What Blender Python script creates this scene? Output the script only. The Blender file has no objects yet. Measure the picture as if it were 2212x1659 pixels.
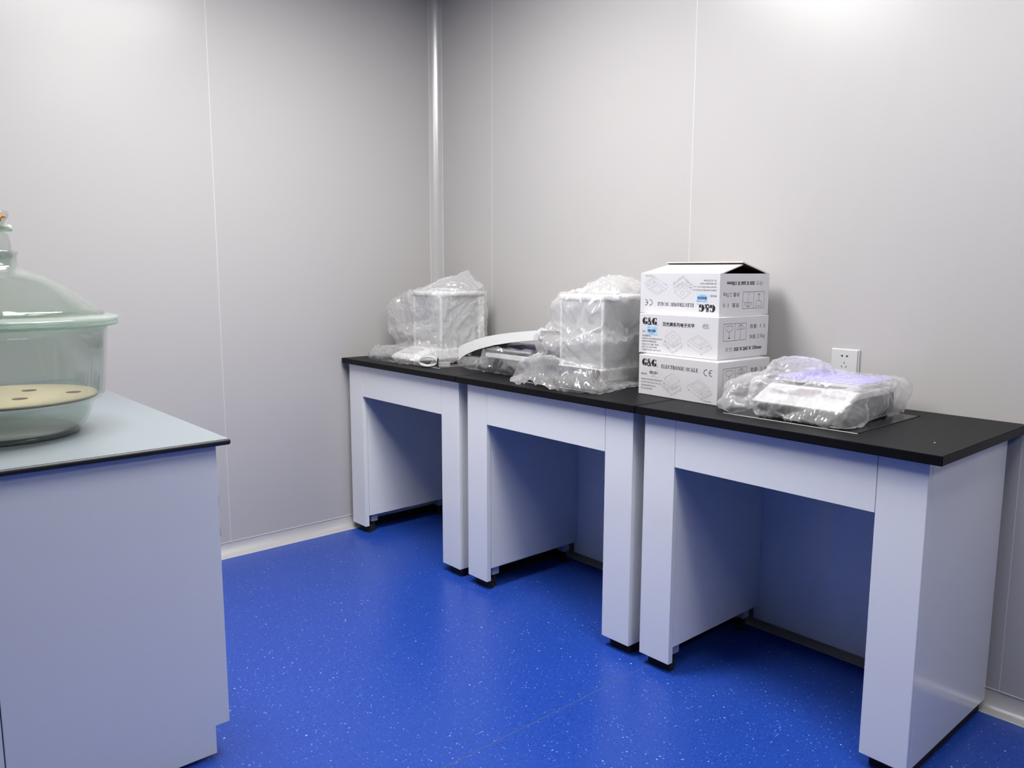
import bpy, bmesh, math, random
import numpy as np
from mathutils import Vector, Matrix

scene = bpy.context.scene
COL = scene.collection
random.seed(4)
PI = math.pi

# ------------------------------------------------------------------ camera
cam_data = bpy.data.cameras.new('camera')
cam_data.sensor_width = 36.0
cam_data.lens = 1729.15 / 2212 * 36.0
cam_data.clip_start = 0.02
cam = bpy.data.objects.new('camera', cam_data)
COL.objects.link(cam)
cam.matrix_world = Matrix((
    (0.66031654, -0.10698524, 0.7433278, 3.356493),
    (0.7509837, 0.09096145, -0.65402561, -2.451534),
    (0.00235691, 0.99009099, 0.14040752, 1.238595),
    (0, 0, 0, 1)))
scene.camera = cam

# ------------------------------------------------------------------ world, exposure
world = bpy.data.worlds.new('world')
scene.world = world
world.use_nodes = True
world.node_tree.nodes['Background'].inputs[0].default_value = (0.5, 0.55, 0.6, 1)
world.node_tree.nodes['Background'].inputs[1].default_value = 0.02
scene.view_settings.view_transform = 'Standard'
scene.view_settings.look = 'None'
scene.view_settings.gamma = 1.0
scene.view_settings.use_curve_mapping = False
scene.view_settings.exposure = 0.15
scene.cycles.transparent_max_bounces = 32
scene.cycles.max_bounces = 10
scene.cycles.diffuse_bounces = 2
scene.cycles.caustics_reflective = False
scene.cycles.caustics_refractive = False
scene.cycles.sample_clamp_indirect = 4.0

CEIL = 2.62
LAMP = (1.0, 0.985, 0.96)
PANELS = [  # x, y, size x, size y, strength
    (1.30, -1.42, 0.60, 1.20, 26.8),
    (2.80, -1.00, 1.20, 0.60, 13.0),
    (4.50, -1.60, 0.60, 1.20, 8.0),
]

# ------------------------------------------------------------------ materials
def srgb(r, g, b):
    f = lambda c: (c / 255 / 12.92) if c / 255 <= 0.04045 else ((c / 255 + 0.055) / 1.055) ** 2.4
    return (f(r), f(g), f(b), 1.0)

def mat(name, color, rough=0.5, spec=0.5, metal=0.0, bump=None, coat=0.0, vary=None):
    m = bpy.data.materials.new(name)
    m.use_nodes = True
    nt = m.node_tree
    b = nt.nodes['Principled BSDF']
    b.inputs['Base Color'].default_value = color
    b.inputs['Roughness'].default_value = rough
    b.inputs['Specular IOR Level'].default_value = spec
    b.inputs['Metallic'].default_value = metal
    b.inputs['Coat Weight'].default_value = coat
    tc = nt.nodes.new('ShaderNodeTexCoord')
    if bump:
        sc, st = bump
        n = nt.nodes.new('ShaderNodeTexNoise')
        n.inputs['Scale'].default_value = sc
        n.inputs['Detail'].default_value = 3
        nt.links.new(tc.outputs['Object'], n.inputs['Vector'])
        bp = nt.nodes.new('ShaderNodeBump')
        bp.inputs['Strength'].default_value = st
        bp.inputs['Distance'].default_value = 0.002
        nt.links.new(n.outputs['Fac'], bp.inputs['Height'])
        nt.links.new(bp.outputs['Normal'], b.inputs['Normal'])
    if vary:
        sc, amt = vary
        n = nt.nodes.new('ShaderNodeTexNoise')
        n.inputs['Scale'].default_value = sc
        n.inputs['Detail'].default_value = 4
        nt.links.new(tc.outputs['Object'], n.inputs['Vector'])
        mx = nt.nodes.new('ShaderNodeMixRGB')
        mx.inputs[1].default_value = tuple(c * (1 - amt) for c in color[:3]) + (1,)
        mx.inputs[2].default_value = tuple(min(1, c * (1 + amt)) for c in color[:3]) + (1,)
        nt.links.new(n.outputs['Fac'], mx.inputs[0])
        nt.links.new(mx.outputs[0], b.inputs['Base Color'])
    return m

M = {}
M['wall'] = mat('painted_steel_wall', (0.495, 0.481, 0.480, 1), 0.27, 0.3, bump=(60, 0.02), vary=(1.5, 0.012))
M['wall_grey'] = mat('grey_partition', (0.20, 0.205, 0.21, 1), 0.4)
M['sealant'] = mat('white_sealant', (0.68, 0.68, 0.68, 1), 0.4)
M['cove'] = mat('aluminium_cove', (0.60, 0.59, 0.59, 1), 0.28, 0.6, metal=0.25)
M['lip'] = mat('cove_lip', (0.72, 0.72, 0.72, 1), 0.3)
M['ceiling'] = mat('white_ceiling', (0.60, 0.60, 0.60, 1), 0.5)
M['paint'] = mat('blue_grey_steel_paint', (0.875, 0.89, 0.905, 1), 0.10, 0.5, vary=(3, 0.01))
M['bench_top'] = mat('pale_blue_laminate', (0.25, 0.285, 0.312, 1), 0.35, 0.5, vary=(400, 0.03))
M['black_top'] = mat('black_worktop', (0.006, 0.006, 0.007, 1), 0.45, 0.12, bump=(900, 0.05), vary=(6, 0.15))
M['black_slab'] = mat('black_slab', (0.006, 0.006, 0.007, 1), 0.2, 0.25, vary=(300, 0.2))
M['black_edge'] = mat('black_edge', (0.010, 0.010, 0.011, 1), 0.4)
M['slab_glint'] = mat('painted_edge_glint', (0.75, 0.75, 0.75, 1), 0.35, 0.5, metal=0.2)  # whitish trim colour stands in for the highlight on the slab's front edge
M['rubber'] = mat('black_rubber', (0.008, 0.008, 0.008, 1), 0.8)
M['steel_tube'] = mat('grey_tube', (0.42, 0.46, 0.55, 1), 0.4)
M['card'] = mat('white_card', (0.66, 0.65, 0.675, 1), 0.55, 0.4, vary=(8, 0.015))
M['kraft'] = mat('brown_card', srgb(112, 74, 52), 0.85, 0.2, vary=(60, 0.1))
M['ink'] = mat('black_ink', (0.012, 0.012, 0.016, 1), 0.6)
M['ink_grey'] = mat('grey_ink', (0.36, 0.36, 0.39, 1), 0.6)
M['ink_mid'] = mat('dark_grey_ink', (0.13, 0.13, 0.15, 1), 0.6)
M['sticker'] = mat('blue_sticker', srgb(176, 214, 250), 0.45)
M['ink_blue'] = mat('navy_ink', (0.02, 0.04, 0.14, 1), 0.5)
M['clear_label'] = mat('pale_label', (0.76, 0.76, 0.78, 1), 0.35)
M['socket'] = mat('white_plastic', (0.60, 0.60, 0.60, 1), 0.25)
M['dark'] = mat('dark_slot', (0.004, 0.004, 0.004, 1), 0.7)
M['abs'] = mat('white_abs', (0.80, 0.80, 0.79, 1), 0.4)
M['grey_abs'] = mat('grey_abs', (0.22, 0.23, 0.25, 1), 0.4)
M['dark_abs'] = mat('dark_abs', (0.03, 0.032, 0.038, 1), 0.35)
M['pale_display'] = mat('filmed_display', (0.58, 0.54, 0.56, 1), 0.3)
M['display'] = mat('display_window', (0.01, 0.015, 0.04, 1), 0.1)
M['pan'] = mat('steel_pan', (0.7, 0.7, 0.7, 1), 0.25, metal=1.0)
M['film'] = mat('purple_film', srgb(168, 160, 238), 0.3, 0.5)
M['cover'] = mat('white_cover', (0.86, 0.86, 0.85, 1), 0.35)
M['cable'] = mat('grey_cable', (0.42, 0.42, 0.43, 1), 0.4)
M['plate'] = mat('porcelain_plate', srgb(226, 200, 170), 0.45)
M['plate_edge'] = mat('brown_plate_edge', srgb(120, 92, 66), 0.5)
M['grease'] = mat('orange_grease', srgb(214, 130, 30), 0.25)
M['foot'] = mat('levelling_foot', (0.5, 0.52, 0.55, 1), 0.35)
M['panel_glow'] = bpy.data.materials.new('lamp_diffuser')

def floor_material():
    m = bpy.data.materials.new('blue_vinyl')
    m.use_nodes = True
    nt = m.node_tree
    b = nt.nodes['Principled BSDF']
    b.inputs['Roughness'].default_value = 0.30
    b.inputs['Specular IOR Level'].default_value = 0.45
    tc = nt.nodes.new('ShaderNodeTexCoord')
    # soft mottling
    n = nt.nodes.new('ShaderNodeTexNoise'); n.inputs['Scale'].default_value = 220; n.inputs['Detail'].default_value = 3
    nt.links.new(tc.outputs['Object'], n.inputs['Vector'])
    base = nt.nodes.new('ShaderNodeValToRGB')
    base.color_ramp.elements[0].position = 0.35; base.color_ramp.elements[0].color = (0.0135, 0.055, 0.345, 1)
    base.color_ramp.elements[1].position = 0.68; base.color_ramp.elements[1].color = (0.0205, 0.075, 0.43, 1)
    nt.links.new(n.outputs['Fac'], base.inputs[0])
    last = base.outputs[0]
    # chips: voronoi cells, distorted, only some cells coloured
    for scale, thr, size, col, seed in ((140, 0.93, 0.20, (0.17, 0.29, 0.74, 1), 0.0),
                                        (210, 0.87, 0.24, (0.06, 0.145, 0.58, 1), 3.1),
                                        (200, 0.87, 0.25, (0.006, 0.022, 0.17, 1), 7.7),
                                        (80, 0.968, 0.12, (0.45, 0.56, 0.90, 1), 5.2)):
        mp = nt.nodes.new('ShaderNodeMapping')
        mp.inputs['Location'].default_value = (seed, seed * 1.7, 0)
        mp.inputs['Rotation'].default_value = (0, 0, seed)
        nt.links.new(tc.outputs['Object'], mp.inputs['Vector'])
        nz = nt.nodes.new('ShaderNodeTexNoise'); nz.inputs['Scale'].default_value = scale * 2.2
        nt.links.new(mp.outputs[0], nz.inputs['Vector'])
        ad = nt.nodes.new('ShaderNodeMixRGB'); ad.blend_type = 'ADD'; ad.inputs[0].default_value = 0.006
        nt.links.new(mp.outputs[0], ad.inputs[1]); nt.links.new(nz.outputs['Color'], ad.inputs[2])
        vo = nt.nodes.new('ShaderNodeTexVoronoi'); vo.voronoi_dimensions = '2D'
        vo.inputs['Scale'].default_value = scale
        nt.links.new(ad.outputs[0], vo.inputs['Vector'])
        sp = nt.nodes.new('ShaderNodeSeparateColor'); nt.links.new(vo.outputs['Color'], sp.inputs[0])
        g1 = nt.nodes.new('ShaderNodeMath'); g1.operation = 'GREATER_THAN'; g1.inputs[1].default_value = thr
        nt.links.new(sp.outputs[0], g1.inputs[0])
        sz = nt.nodes.new('ShaderNodeMath'); sz.operation = 'MULTIPLY'; sz.inputs[1].default_value = size * 1.6
        nt.links.new(sp.outputs[1], sz.inputs[0])
        g2 = nt.nodes.new('ShaderNodeMath'); g2.operation = 'LESS_THAN'
        nt.links.new(vo.outputs['Distance'], g2.inputs[0]); nt.links.new(sz.outputs[0], g2.inputs[1])
        mu = nt.nodes.new('ShaderNodeMath'); mu.operation = 'MULTIPLY'
        nt.links.new(g1.outputs[0], mu.inputs[0]); nt.links.new(g2.outputs[0], mu.inputs[1])
        mx = nt.nodes.new('ShaderNodeMixRGB'); mx.inputs[2].default_value = col
        nt.links.new(mu.outputs[0], mx.inputs[0]); nt.links.new(last, mx.inputs[1])
        last = mx.outputs[0]
    nt.links.new(last, b.inputs['Base Color'])
    return m
M['floor'] = floor_material()
M['weld'] = mat('weld_seam', srgb(62, 80, 138), 0.5)

def film_material(name, haze, tint, rough, glare=0.75):
    """thin polythene: mostly clear, some diffuse haze, Fresnel gloss"""
    m = bpy.data.materials.new(name)
    m.use_nodes = True
    nt = m.node_tree
    for n in list(nt.nodes):
        if n.type != 'OUTPUT_MATERIAL':
            nt.nodes.remove(n)
    out = [n for n in nt.nodes if n.type == 'OUTPUT_MATERIAL'][0]
    tr = nt.nodes.new('ShaderNodeBsdfTransparent'); tr.inputs[0].default_value = tint
    df = nt.nodes.new('ShaderNodeBsdfDiffuse'); df.inputs[0].default_value = (0.92, 0.91, 0.93, 1)
    tl = nt.nodes.new('ShaderNodeBsdfTranslucent'); tl.inputs[0].default_value = (0.92, 0.91, 0.93, 1)
    hz = nt.nodes.new('ShaderNodeMixShader'); hz.inputs[0].default_value = 0.4
    nt.links.new(df.outputs[0], hz.inputs[1]); nt.links.new(tl.outputs[0], hz.inputs[2])
    m1 = nt.nodes.new('ShaderNodeMixShader'); m1.inputs[0].default_value = haze
    nt.links.new(tr.outputs[0], m1.inputs[1]); nt.links.new(hz.outputs[0], m1.inputs[2])
    gl = nt.nodes.new('ShaderNodeBsdfGlossy'); gl.inputs['Roughness'].default_value = rough
    gl.inputs[0].default_value = (1, 1, 1, 1)
    fr = nt.nodes.new('ShaderNodeFresnel')
    # a thin film reflects alike on both faces: use the inverse index on the back face
    ge = nt.nodes.new('ShaderNodeNewGeometry')
    io = nt.nodes.new('ShaderNodeMix'); io.data_type = 'FLOAT'
    io.inputs['A'].default_value = 1.5; io.inputs['B'].default_value = 1 / 1.5
    nt.links.new(ge.outputs['Backfacing'], io.inputs['Factor'])
    nt.links.new(io.outputs['Result'], fr.inputs['IOR'])
    ml = nt.nodes.new('ShaderNodeMath'); ml.operation = 'MULTIPLY'; ml.inputs[1].default_value = glare
    nt.links.new(fr.outputs[0], ml.inputs[0])
    m2 = nt.nodes.new('ShaderNodeMixShader')
    nt.links.new(ml.outputs[0], m2.inputs[0]); nt.links.new(m1.outputs[0], m2.inputs[1]); nt.links.new(gl.outputs[0], m2.inputs[2])
    tc = nt.nodes.new('ShaderNodeTexCoord')
    vo = nt.nodes.new('ShaderNodeTexNoise'); vo.noise_type = 'RIDGED_MULTIFRACTAL'; vo.inputs['Scale'].default_value = 16; vo.inputs['Detail'].default_value = 5
    vo.inputs['Roughness'].default_value = 0.6; vo.inputs['Distortion'].default_value = 0.8
    nt.links.new(tc.outputs['Object'], vo.inputs['Vector'])
    bp = nt.nodes.new('ShaderNodeBump'); bp.inputs['Strength'].default_value = 0.7; bp.inputs['Distance'].default_value = 0.006
    nt.links.new(vo.outputs['Fac'], bp.inputs['Height'])
    for s in (gl, fr, df):
        nt.links.new(bp.outputs['Normal'], s.inputs['Normal'])
    nt.links.new(m2.outputs[0], out.inputs[0])
    return m
M['bag'] = film_material('polythene_bag', 0.30, (0.98, 0.98, 0.985, 1), 0.10)
M['bag_thin'] = film_material('thin_polythene_bag', 0.33, (0.97, 0.97, 0.98, 1), 0.12)

M['bag_clear'] = film_material('clear_polythene_bag', 0.22, (0.96, 0.96, 0.97, 1), 0.12)

def glass_material(name, tint, haze, glare=1.0):
    m = film_material(name, haze, tint, 0.03, glare)
    nt = m.node_tree
    for n in list(nt.nodes):
        if n.type in ('BUMP', 'TEX_NOISE'):
            nt.nodes.remove(n)
    return m
M['glass'] = glass_material('desiccator_glass', (0.865, 0.90, 0.875, 1), 0.06)
M['glass_rim'] = glass_material('ground_glass_rim', (0.62, 0.78, 0.66, 1), 0.35)
M['glass_base'] = glass_material('thick_glass_base', (0.26, 0.30, 0.29, 1), 0.02)
M['pane'] = glass_material('balance_pane', (0.93, 0.97, 0.96, 1), 0.62)

# ------------------------------------------------------------------ helpers
def link(name, me, m, parent=None, loc=None):
    o = bpy.data.objects.new(name, me)
    COL.objects.link(o)
    if m is not None:
        o.data.materials.append(m)
    if parent is not None:
        o.parent = parent
    if loc is not None:
        o.location = loc
    return o

def from_bm(name, bm, m, parent=None, smooth=False, loc=None):
    me = bpy.data.meshes.new(name)
    bmesh.ops.recalc_face_normals(bm, faces=bm.faces)
    bm.to_mesh(me); bm.free()
    if smooth:
        for p in me.polygons:
            p.use_smooth = True
    return link(name, me, m, parent, loc)

def bm_box(bm, x0, x1, y0, y1, z0, z1, bevel=0.0, seg=2):
    r = bmesh.ops.create_cube(bm, size=1.0)
    vs = r['verts']
    for v in vs:
        v.co = Vector((x0 + (v.co.x + .5) * (x1 - x0), y0 + (v.co.y + .5) * (y1 - y0), z0 + (v.co.z + .5) * (z1 - z0)))
    if bevel > 0:
        es = list({e for v in vs for e in v.link_edges})
        bmesh.ops.bevel(bm, geom=es, offset=bevel, segments=seg, affect='EDGES', profile=0.5)
    return vs

def box(name, x0, x1, y0, y1, z0, z1, m, parent=None, bevel=0.0, seg=2):
    bm = bmesh.new()
    bm_box(bm, x0, x1, y0, y1, z0, z1, bevel, seg)
    return from_bm(name, bm, m, parent)

def prism(name, pts, axis, a0, a1, m, parent=None, bevel=0.0, smooth=False):
    """extrude a 2-D outline along an axis (0,1,2); pts are the two remaining coordinates in order"""
    bm = bmesh.new()
    def mk(u, v, w):
        c = [0, 0, 0]; c[axis] = w
        o = [i for i in range(3) if i != axis]
        c[o[0]] = u; c[o[1]] = v
        return bm.verts.new(c)
    A = [mk(u, v, a0) for u, v in pts]; B = [mk(u, v, a1) for u, v in pts]
    n = len(pts)
    bm.faces.new(A); bm.faces.new(B[::-1])
    for i in range(n):
        bm.faces.new((A[i], A[(i + 1) % n], B[(i + 1) % n], B[i]))
    if bevel:
        bmesh.ops.recalc_face_normals(bm, faces=bm.faces)
        bmesh.ops.bevel(bm, geom=[e for e in bm.edges if e.calc_face_angle(0) > 0.5], offset=bevel, segments=2, affect='EDGES')
    return from_bm(name, bm, m, parent, smooth)

def bm_tube(bm, pts, r, n=8, closed=False):
    pts = [Vector(p) for p in pts]
    rings = []
    N = len(pts)
    up = Vector((0, 0, 1))
    for i, p in enumerate(pts):
        a = pts[(i - 1) % N] if (closed or i > 0) else p
        b = pts[(i + 1) % N] if (closed or i < N - 1) else p
        t = (b - a).normalized()
        s = t.cross(up)
        if s.length < 1e-3:
            s = t.cross(Vector((1, 0, 0)))
        s.normalize(); q = s.cross(t).normalized()
        rings.append([bm.verts.new(p + r * (math.cos(2 * PI * k / n) * s + math.sin(2 * PI * k / n) * q)) for k in range(n)])
    for i in range(N if closed else N - 1):
        A, B = rings[i], rings[(i + 1) % N]
        for k in range(n):
            bm.faces.new((A[k], A[(k + 1) % n], B[(k + 1) % n], B[k]))
    if not closed:
        bm.faces.new(rings[0]); bm.faces.new(rings[-1][::-1])

def lathe(name, prof, m, parent=None, n=96, closed=False, loc=None, smooth=True):
    bm = bmesh.new()
    rings = []
    for r, z in prof:
        if r < 1e-5:
            rings.append([bm.verts.new((0, 0, z))])
        else:
            rings.append([bm.verts.new((r * math.cos(2 * PI * k / n), r * math.sin(2 * PI * k / n), z)) for k in range(n)])
    pr = list(zip(rings, rings[1:]))
    if closed:
        pr.append((rings[-1], rings[0]))
    for A, B in pr:
        for k in range(n):
            q = [A[k % len(A)], A[(k + 1) % len(A)], B[(k + 1) % len(B)], B[k % len(B)]]
            q2 = []
            for v in q:
                if v not in q2:
                    q2.append(v)
            if len(q2) > 2:
                bm.faces.new(q2)
    return from_bm(name, bm, m, parent, smooth, loc)

def thing(name, label, cat, loc=(0, 0, 0), rotz=0.0, group=None):
    o = bpy.data.objects.new(name, None)
    COL.objects.link(o)
    o.location = loc; o.rotation_euler = (0, 0, rotz)
    o.empty_display_size = 0.05
    tag(o, label, cat, group)
    return o

def tag(o, label, cat, group=None):
    o['label'] = label; o['category'] = cat
    if group:
        o['group'] = group
    return o

def struct(o):
    o['kind'] = 'structure'
    return o

def auto_smooth(o, ang=0.6):
    me = o.data
    for p in me.polygons:
        p.use_smooth = True
    bm = bmesh.new(); bm.from_mesh(me)
    for e in bm.edges:
        e.smooth = not (len(e.link_faces) == 2 and e.calc_face_angle(0) > ang)
    bm.to_mesh(me); bm.free()
    return o

# ------------------------------------------------------------------ room shell
RX, RY = 6.2, -5.2          # right wall and front wall positions
PT = 0.012                  # depth of the wall panels in front of the backing
GAP = 0.0011

# floor: screed + welded vinyl sheets
fl = struct(box('floor', -0.06, RX + 0.06, RY - 0.06, 0.06, -0.06, -0.004, M['rubber']))
seams_x = [-0.05, 1.85, 3.75, RX + 0.05]
for a, b in zip(seams_x, seams_x[1:]):
    box('vinyl_sheet', a + 0.0015, b - 0.0015, RY - 0.05, 0.05, -0.004, 0.0, M['floor'], fl)
for s in seams_x[1:-1]:
    box('weld_seam', s - 0.0019, s + 0.0019, RY - 0.05, 0.05, -0.004, 0.0001, M['weld'], fl)

# walls: backing with separate panels and sealed joints
wl = struct(box('wall_left', -0.07, -PT, RY, 0.02, 0, CEIL, M['wall']))
js = [0.0, -1.141, -2.264, -3.387, -4.51, RY]
for a, b in zip(js, js[1:]):
    box('wall_panel', -PT, 0, b + GAP, a - GAP, 0, CEIL, M['wall'], wl)
for j in js[1:-1]:
    box('joint_seal', -PT, 0.0004, j - GAP, j + GAP, 0, CEIL, M['sealant'], wl)
wb = struct(box('wall_back', 0, RX, PT, 0.07, 0, CEIL, M['wall']))
js = [0.0, 0.427, 1.552, 2.672, 3.795, 4.92, 6.045, RX]
for a, b in zip(js, js[1:]):
    box('wall_panel', a + GAP, b - GAP, 0, PT, 0, CEIL, M['wall'], wb)
for j in js[1:-1]:
    box('joint_seal', j - GAP, j + GAP, -0.0004, PT, 0, CEIL, M['sealant'], wb)
wr = struct(box('wall_right', RX, RX + 0.06, RY, 0.02, 0, CEIL, M['wall_grey']))
wf = struct(box('wall_front', 0, RX, RY - 0.06, RY, 0, CEIL, M['wall_grey']))
ce = struct(box('ceiling', -0.06, RX + 0.06, RY - 0.06, 0.06, CEIL, CEIL + 0.06, M['ceiling']))

# coves: quarter-round aluminium profiles
def cove_profile(a, b, n=14, t=0.004):
    """concave arc from (a,0) to (0,b), thickened towards the corner; with small lips"""
    front = []
    for k in range(n + 1):
        th = PI / 2 * k / n
        front.append((a - a * math.sin(th), b - b * math.cos(th)))
    front = front  # (a,0) ... (0,b)
    return front
arc = cove_profile(0.046, 0.056)
pts = [(x, z) for x, z in arc] + [(0.0, 0.0)]
bl = struct(prism('baseboard_left', pts, 1, RY, 0.0, M['cove'], smooth=False)); auto_smooth(bl, 0.9)
prism('top_lip', [(0, 0.0545), (0.0018, 0.0545), (0.0018, 0.0575), (0, 0.0575)], 1, RY, 0.0, M['lip'], bl)
prism('floor_lip', [(0.0445, 0.0), (0.0485, 0.0), (0.0485, 0.0014), (0.0445, 0.0014)], 1, RY, 0.0, M['lip'], bl)
pts = [(-x, z) for x, z in arc] + [(0.0, 0.0)]
bb = struct(prism('baseboard_back', pts, 0, 0.0, RX, M['cove'])); auto_smooth(bb, 0.9)
prism('top_lip', [(0, 0.0545), (-0.0018, 0.0545), (-0.0018, 0.0575), (0, 0.0575)], 0, 0.0, RX, M['lip'], bb)
prism('floor_lip', [(-0.0445, 0.0), (-0.0485, 0.0), (-0.0485, 0.0014), (-0.0445, 0.0014)], 0, 0.0, RX, M['lip'], bb)
# vertical corner cove
arc = cove_profile(0.043, 0.049)
pts = [(x, -y) for x, y in arc] + [(0.0, 0.0)]
tr = struct(prism('trim_1', pts, 2, 0.0, CEIL, M['cove'])); auto_smooth(tr, 0.9)
prism('edge_lip', [(0.0, -0.0475), (0.0018, -0.0475), (0.0018, -0.0505), (0, -0.0505)], 2, 0.0, CEIL, M['lip'], tr)
prism('edge_lip', [(0.0415, 0.0), (0.0445, 0.0), (0.0445, -0.0018), (0.0415, -0.0018)], 2, 0.0, CEIL, M['lip'], tr)

# ceiling lamps
def glow(strength):
    m = bpy.data.materials.new('lamp_diffuser')
    m.use_nodes = True
    nt = m.node_tree
    for n in list(nt.nodes):
        if n.type != 'OUTPUT_MATERIAL':
            nt.nodes.remove(n)
    e = nt.nodes.new('ShaderNodeEmission')
    e.inputs[0].default_value = LAMP + (1,)
    e.inputs[1].default_value = strength
    nt.links.new(e.outputs[0], [n for n in nt.nodes if n.type == 'OUTPUT_MATERIAL'][0].inputs[0])
    return m
LL = ['flat white ceiling lamp above the floor in front of the left two tables',
      'flat white ceiling lamp close to the back wall above the rightmost table',
      'flat white ceiling lamp over the right end of the room']
for (x, y, sx, sy, st), lab in zip(PANELS, LL):
    t = thing('ceiling_lamp', lab, 'lamp', (x, y, CEIL))
    f = 0.025
    for (a, b, c, d) in ((-sx/2 - f, sx/2 + f, -sy/2 - f, -sy/2), (-sx/2 - f, sx/2 + f, sy/2, sy/2 + f),
                         (-sx/2 - f, -sx/2, -sy/2, sy/2), (sx/2, sx/2 + f, -sy/2, sy/2)):
        box('frame_bar', a, b, c, d, -0.02, 0, M['lip'], t)
    box('diffuser', -sx/2, sx/2, -sy/2, sy/2, -0.016, -0.002, glow(st), t)

# ------------------------------------------------------------------ lab tables
H, TT = 0.83, 0.0233
YF, YL, YR, YB = -0.579, -0.5555, -0.5346, -0.0548
ZB, ZS, ZO = 0.0355, 0.0861, 0.6605
ZT = H - TT

def lab_table(label, x0, x1, a, b, c, d):
    t = thing('balance_table', label, 'table', ((x0 + x1) / 2, (YF) / 2, 0), 0, 'balance tables along the wall')
    ox, oy = -(x0 + x1) / 2, -YF / 2
    def bx(name, X0, X1, Y0, Y1, Z0, Z1, m, bev=0.0, parent=t):
        return box(name, X0 + ox, X1 + ox, Y0 + oy, Y1 + oy, Z0, Z1, m, parent, bev)
    cx, cy = (x0 + x1) / 2, -0.284
    hw, hd = 0.199, 0.193
    # worktop with a square opening
    bm = bmesh.new()
    outer = [(x0 + .0008, YF), (x1 - .0008, YF), (x1 - .0008, -0.001), (x0 + .0008, -0.001)]
    inner = [(cx - hw, cy - hd), (cx + hw, cy - hd), (cx + hw, cy + hd), (cx - hw, cy + hd)]
    vs = {}
    for z in (ZT, H):
        vs[z] = ([bm.verts.new((x + ox, y + oy, z)) for x, y in outer], [bm.verts.new((x + ox, y + oy, z)) for x, y in inner])
    for k in range(4):
        j = (k + 1) % 4
        for z in (ZT, H):
            O, I = vs[z]
            bm.faces.new((O[k], O[j], I[j], I[k]))
        for w in (0, 1):
            bm.faces.new((vs[ZT][w][k], vs[ZT][w][j], vs[H][w][j], vs[H][w][k]))
    bmesh.ops.recalc_face_normals(bm, faces=bm.faces)
    bmesh.ops.bevel(bm, geom=[e for e in bm.edges if e.calc_face_angle(0) > 0.5], offset=0.0015, segments=2, affect='EDGES')
    top = from_bm('worktop', bm, M['black_top'], t)
    g = 0.004
    bx('balance_slab', cx - hw + g, cx + hw - g, cy - hd + g, cy + hd - g, H - 0.03, H + 0.0005, M['black_slab'], 0.0015)
    bx('slab_glint_trim', cx - hw + 0.0005, cx + hw - 0.0005, cy - hd + 0.0004, cy - hd + 0.0036, H - 0.006, H + 0.0008, M['slab_glint'])
    # pilasters, apron, side, inner and back panels
    e = 0.0006
    bx('front_post', a, b - e, YL, YR, ZB, ZT, M['paint'], 0.0012)
    bx('front_post', c + e, d, YL, YR, ZB, ZT, M['paint'], 0.0012)
    bx('apron', b + e, c - e, YL, YR, ZO, ZT, M['paint'], 0.0008)
    s = 0.018
    bx('outer_side_panel', a, a + s, YR + e, -0.036, ZB, ZT, M['paint'], 0.001)
    bx('outer_side_panel', d - s, d, YR + e, -0.036, ZB, ZT, M['paint'], 0.001)
    bx('inner_side_panel', b - s - .001, b - .001, YR + .0015, YB, ZS, ZT, M['paint'], 0.0008)
    bx('inner_side_panel', c + .001, c + s + .001, YR + .0015, YB, ZS, ZT, M['paint'], 0.0008)
    bx('back_panel', b - s, c + s, YB + e, YB + 0.016, ZB, ZT, M['paint'], 0.0008)
    for A0, B0 in ((a, b), (c, d)):  # black strips: recessed toe base, also standing in for shadow in the gap
        bx('shade_base_strip', A0 + 0.016, B0 - 0.012, YL + 0.027, YL + 0.045, 0.0004, ZB - 0.0003, M['rubber'])
    bx('shade_base_strip', a + 0.012, a + 0.017, YL + 0.046, -0.045, 0.0004, ZB - 0.0003, M['rubber'])
    bx('shade_base_strip', d - 0.017, d - 0.010, YL + 0.046, -0.045, 0.0004, ZB - 0.0003, M['rubber'])
    for fx in ((a + b) / 2 + 0.022, (c + d) / 2 - 0.022):
        for fy in (-0.496, -0.10):
            lg = bx('leg', fx - 0.018, fx + 0.018, fy - 0.018, fy + 0.018, 0.048, ZT - 0.002, M['steel_tube'], 0.002)
            bm = bmesh.new()
            bmesh.ops.create_cone(bm, cap_ends=True, segments=20, radius1=0.014, radius2=0.011, depth=0.048,
                                  matrix=Matrix.Translation((fx + ox, fy + oy, 0.024)))
            from_bm('foot_pad', bm, M['rubber'], lg)
    return t

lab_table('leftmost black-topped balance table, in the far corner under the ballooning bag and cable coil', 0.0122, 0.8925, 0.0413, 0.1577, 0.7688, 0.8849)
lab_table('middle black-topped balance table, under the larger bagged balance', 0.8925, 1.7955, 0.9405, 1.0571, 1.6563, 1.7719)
lab_table('rightmost and nearest black-topped balance table, its whole right side in view', 1.7970, 2.6831, 1.8182, 1.9335, 2.5299, 2.6476)

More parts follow.
